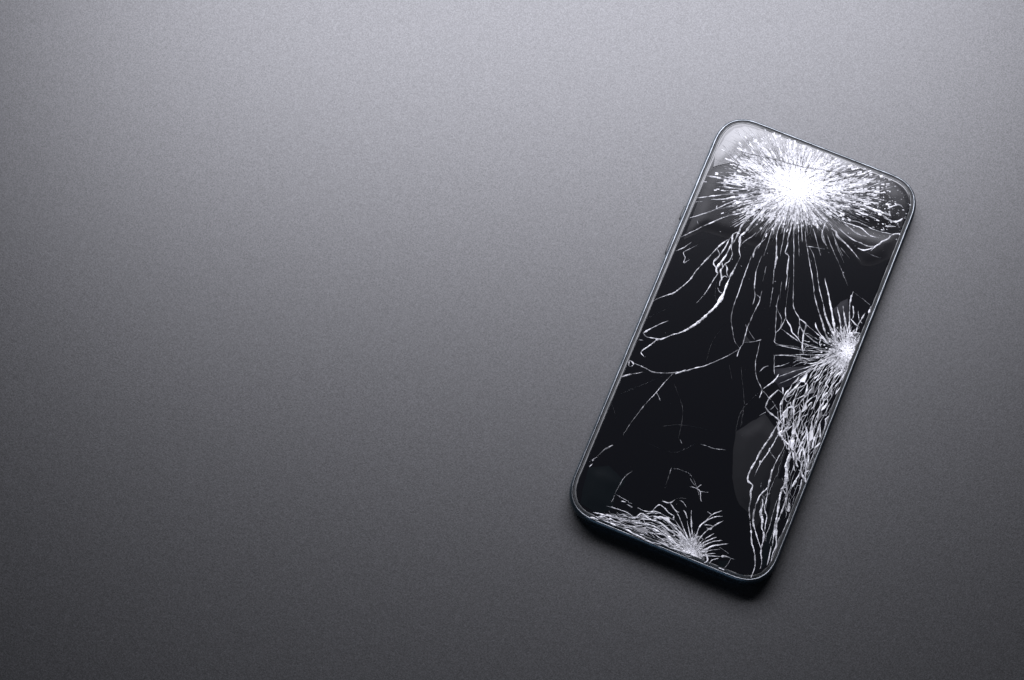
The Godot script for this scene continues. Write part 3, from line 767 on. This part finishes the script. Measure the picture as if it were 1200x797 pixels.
func chips(phone: Node3D):   # loose grains of glass
	var v := PackedVector3Array()
	var tones := PackedColorArray()
	var spots := [[Vector2(27.7, 68.2), 11.0, 420, 0.16], [Vector2(-4, 60), 26.0, 160, 0.11], [Vector2(28, 0), 12.0, 60, 0.09], [Vector2(0, 0), 60.0, 110, 0.05]]
	for s in spots:
		for k in s[2]:
			var p: Vector2 = s[0] + Vector2(dice.randfn(), dice.randfn()) * s[1] * 0.55
			if not inside(p):
				continue
			var size: float = s[3] * (0.4 + 2.2 * pow(dice.randf(), 3.0))
			var n := dice.randi_range(3, 5)
			var top := Vector3(p.x, face(p) + 0.06 + size * 0.25, -p.y)
			var turn := dice.randf() * TAU
			var rim := []
			for i in n:
				var a := turn + float(i) / n * TAU
				var q := p + Vector2(cos(a) * dice.randf_range(0.8, 1.9), sin(a) * dice.randf_range(0.6, 1.1)) * size
				rim.append(Vector3(q.x, face(q) - 0.02, -q.y))
			var tone := dice.randf_range(0.25, 0.9)
			for i in n:
				v.append_array([top, rim[i], rim[(i + 1) % n]])
				for c in 3:
					tones.append(Color(tone, tone, tone))
	var o := put(phone, "glass_grains", facets(v, tones), crushed)
	o.set_meta("kind", "stuff")


# ------------------------------------------------------------------ surface and lamp
func grain(number: int, low: Color, high: Color) -> ImageTexture:   # even speckle without a seam
	var r := RandomNumberGenerator.new()
	r.seed = number
	var im := Image.create_empty(512, 512, false, Image.FORMAT_RGB8)
	for y in 512:
		for x in 512:
			im.set_pixel(x, y, low.lerp(high, (r.randf() + r.randf()) * 0.5))
	im.resize(1024, 1024, Image.INTERPOLATE_CUBIC)
	return ImageTexture.create_from_image(im)


func table_top():
	var m := StandardMaterial3D.new()
	m.albedo_color = Color.WHITE
	m.albedo_texture = grain(3, Color(0.0, 0.0, 0.0), Color(0.19, 0.19, 0.2))
	m.uv1_triplanar = true
	m.uv1_world_triplanar = true
	m.uv1_scale = Vector3(7.3, 7.3, 7.3)
	m.roughness = 0.48
	m.metallic_specular = 0.55
	m.clearcoat_enabled = true   # flecks of varnish in the powder coat
	m.clearcoat = 1.0
	m.clearcoat_roughness = 0.48
	m.clearcoat_texture = grain(3, Color(0.35, 0.35, 0.35), Color(1.2, 1.2, 1.2))
	m.heightmap_enabled = true
	m.heightmap_texture = grain(9, Color.BLACK, Color.WHITE)
	m.heightmap_scale = 0.002
	var b := BoxMesh.new()
	b.size = Vector3(1.8, 0.03, 1.3)
	var o := MeshInstance3D.new()
	o.name = "table_top"
	o.mesh = b
	o.material_override = m
	o.position = Vector3(0, -0.015, -0.1)
	o.set_meta("kind", "structure")
	o.set_meta("label", "dark grey finely textured matt table top under the phone")
	o.set_meta("category", "table top")
	add_child(o)


func softbox(called: String, label: String, at: Vector3, target: Vector3, size: Vector2, energy: float, tint: Color):
	var box := Node3D.new()
	box.name = called
	add_child(box)
	box.set_meta("label", label)
	box.set_meta("category", "lamp")
	box.look_at_from_position(at, target, Vector3.UP)
	var white := StandardMaterial3D.new()
	white.albedo_color = Color(0.8, 0.8, 0.8)
	white.emission_enabled = true
	white.emission = tint
	white.emission_energy_multiplier = 0.2 * energy
	var black := StandardMaterial3D.new()
	black.albedo_color = Color(0.02, 0.02, 0.02).linear_to_srgb()
	black.roughness = 0.8
	var panel := BoxMesh.new()
	panel.size = Vector3(size.x, size.y, 0.004)
	put(box, "diffuser_lamp_panel", panel, white)
	var shell := CylinderMesh.new()
	shell.top_radius = 0.06
	shell.bottom_radius = 0.5 * sqrt(2.0)
	shell.height = 0.16
	shell.radial_segments = 4
	shell.rings = 1
	var housing := put(box, "housing", shell, black)
	housing.transform = Transform3D(Basis(Vector3(size.x + 0.02, 0, 0), Vector3(0, 0, 1), Vector3(0, -size.y - 0.02, 0)) * Basis(Vector3.UP, PI / 4), Vector3(0, 0, 0.084))
	var light := AreaLight3D.new()
	light.name = called + "_light"
	light.area_size = size
	light.light_energy = energy
	light.light_color = tint
	light.area_range = 5.0
	light.area_attenuation = 2.0
	light.shadow_enabled = true
	box.add_child(light)
	light.position = Vector3(0, 0, -0.006)
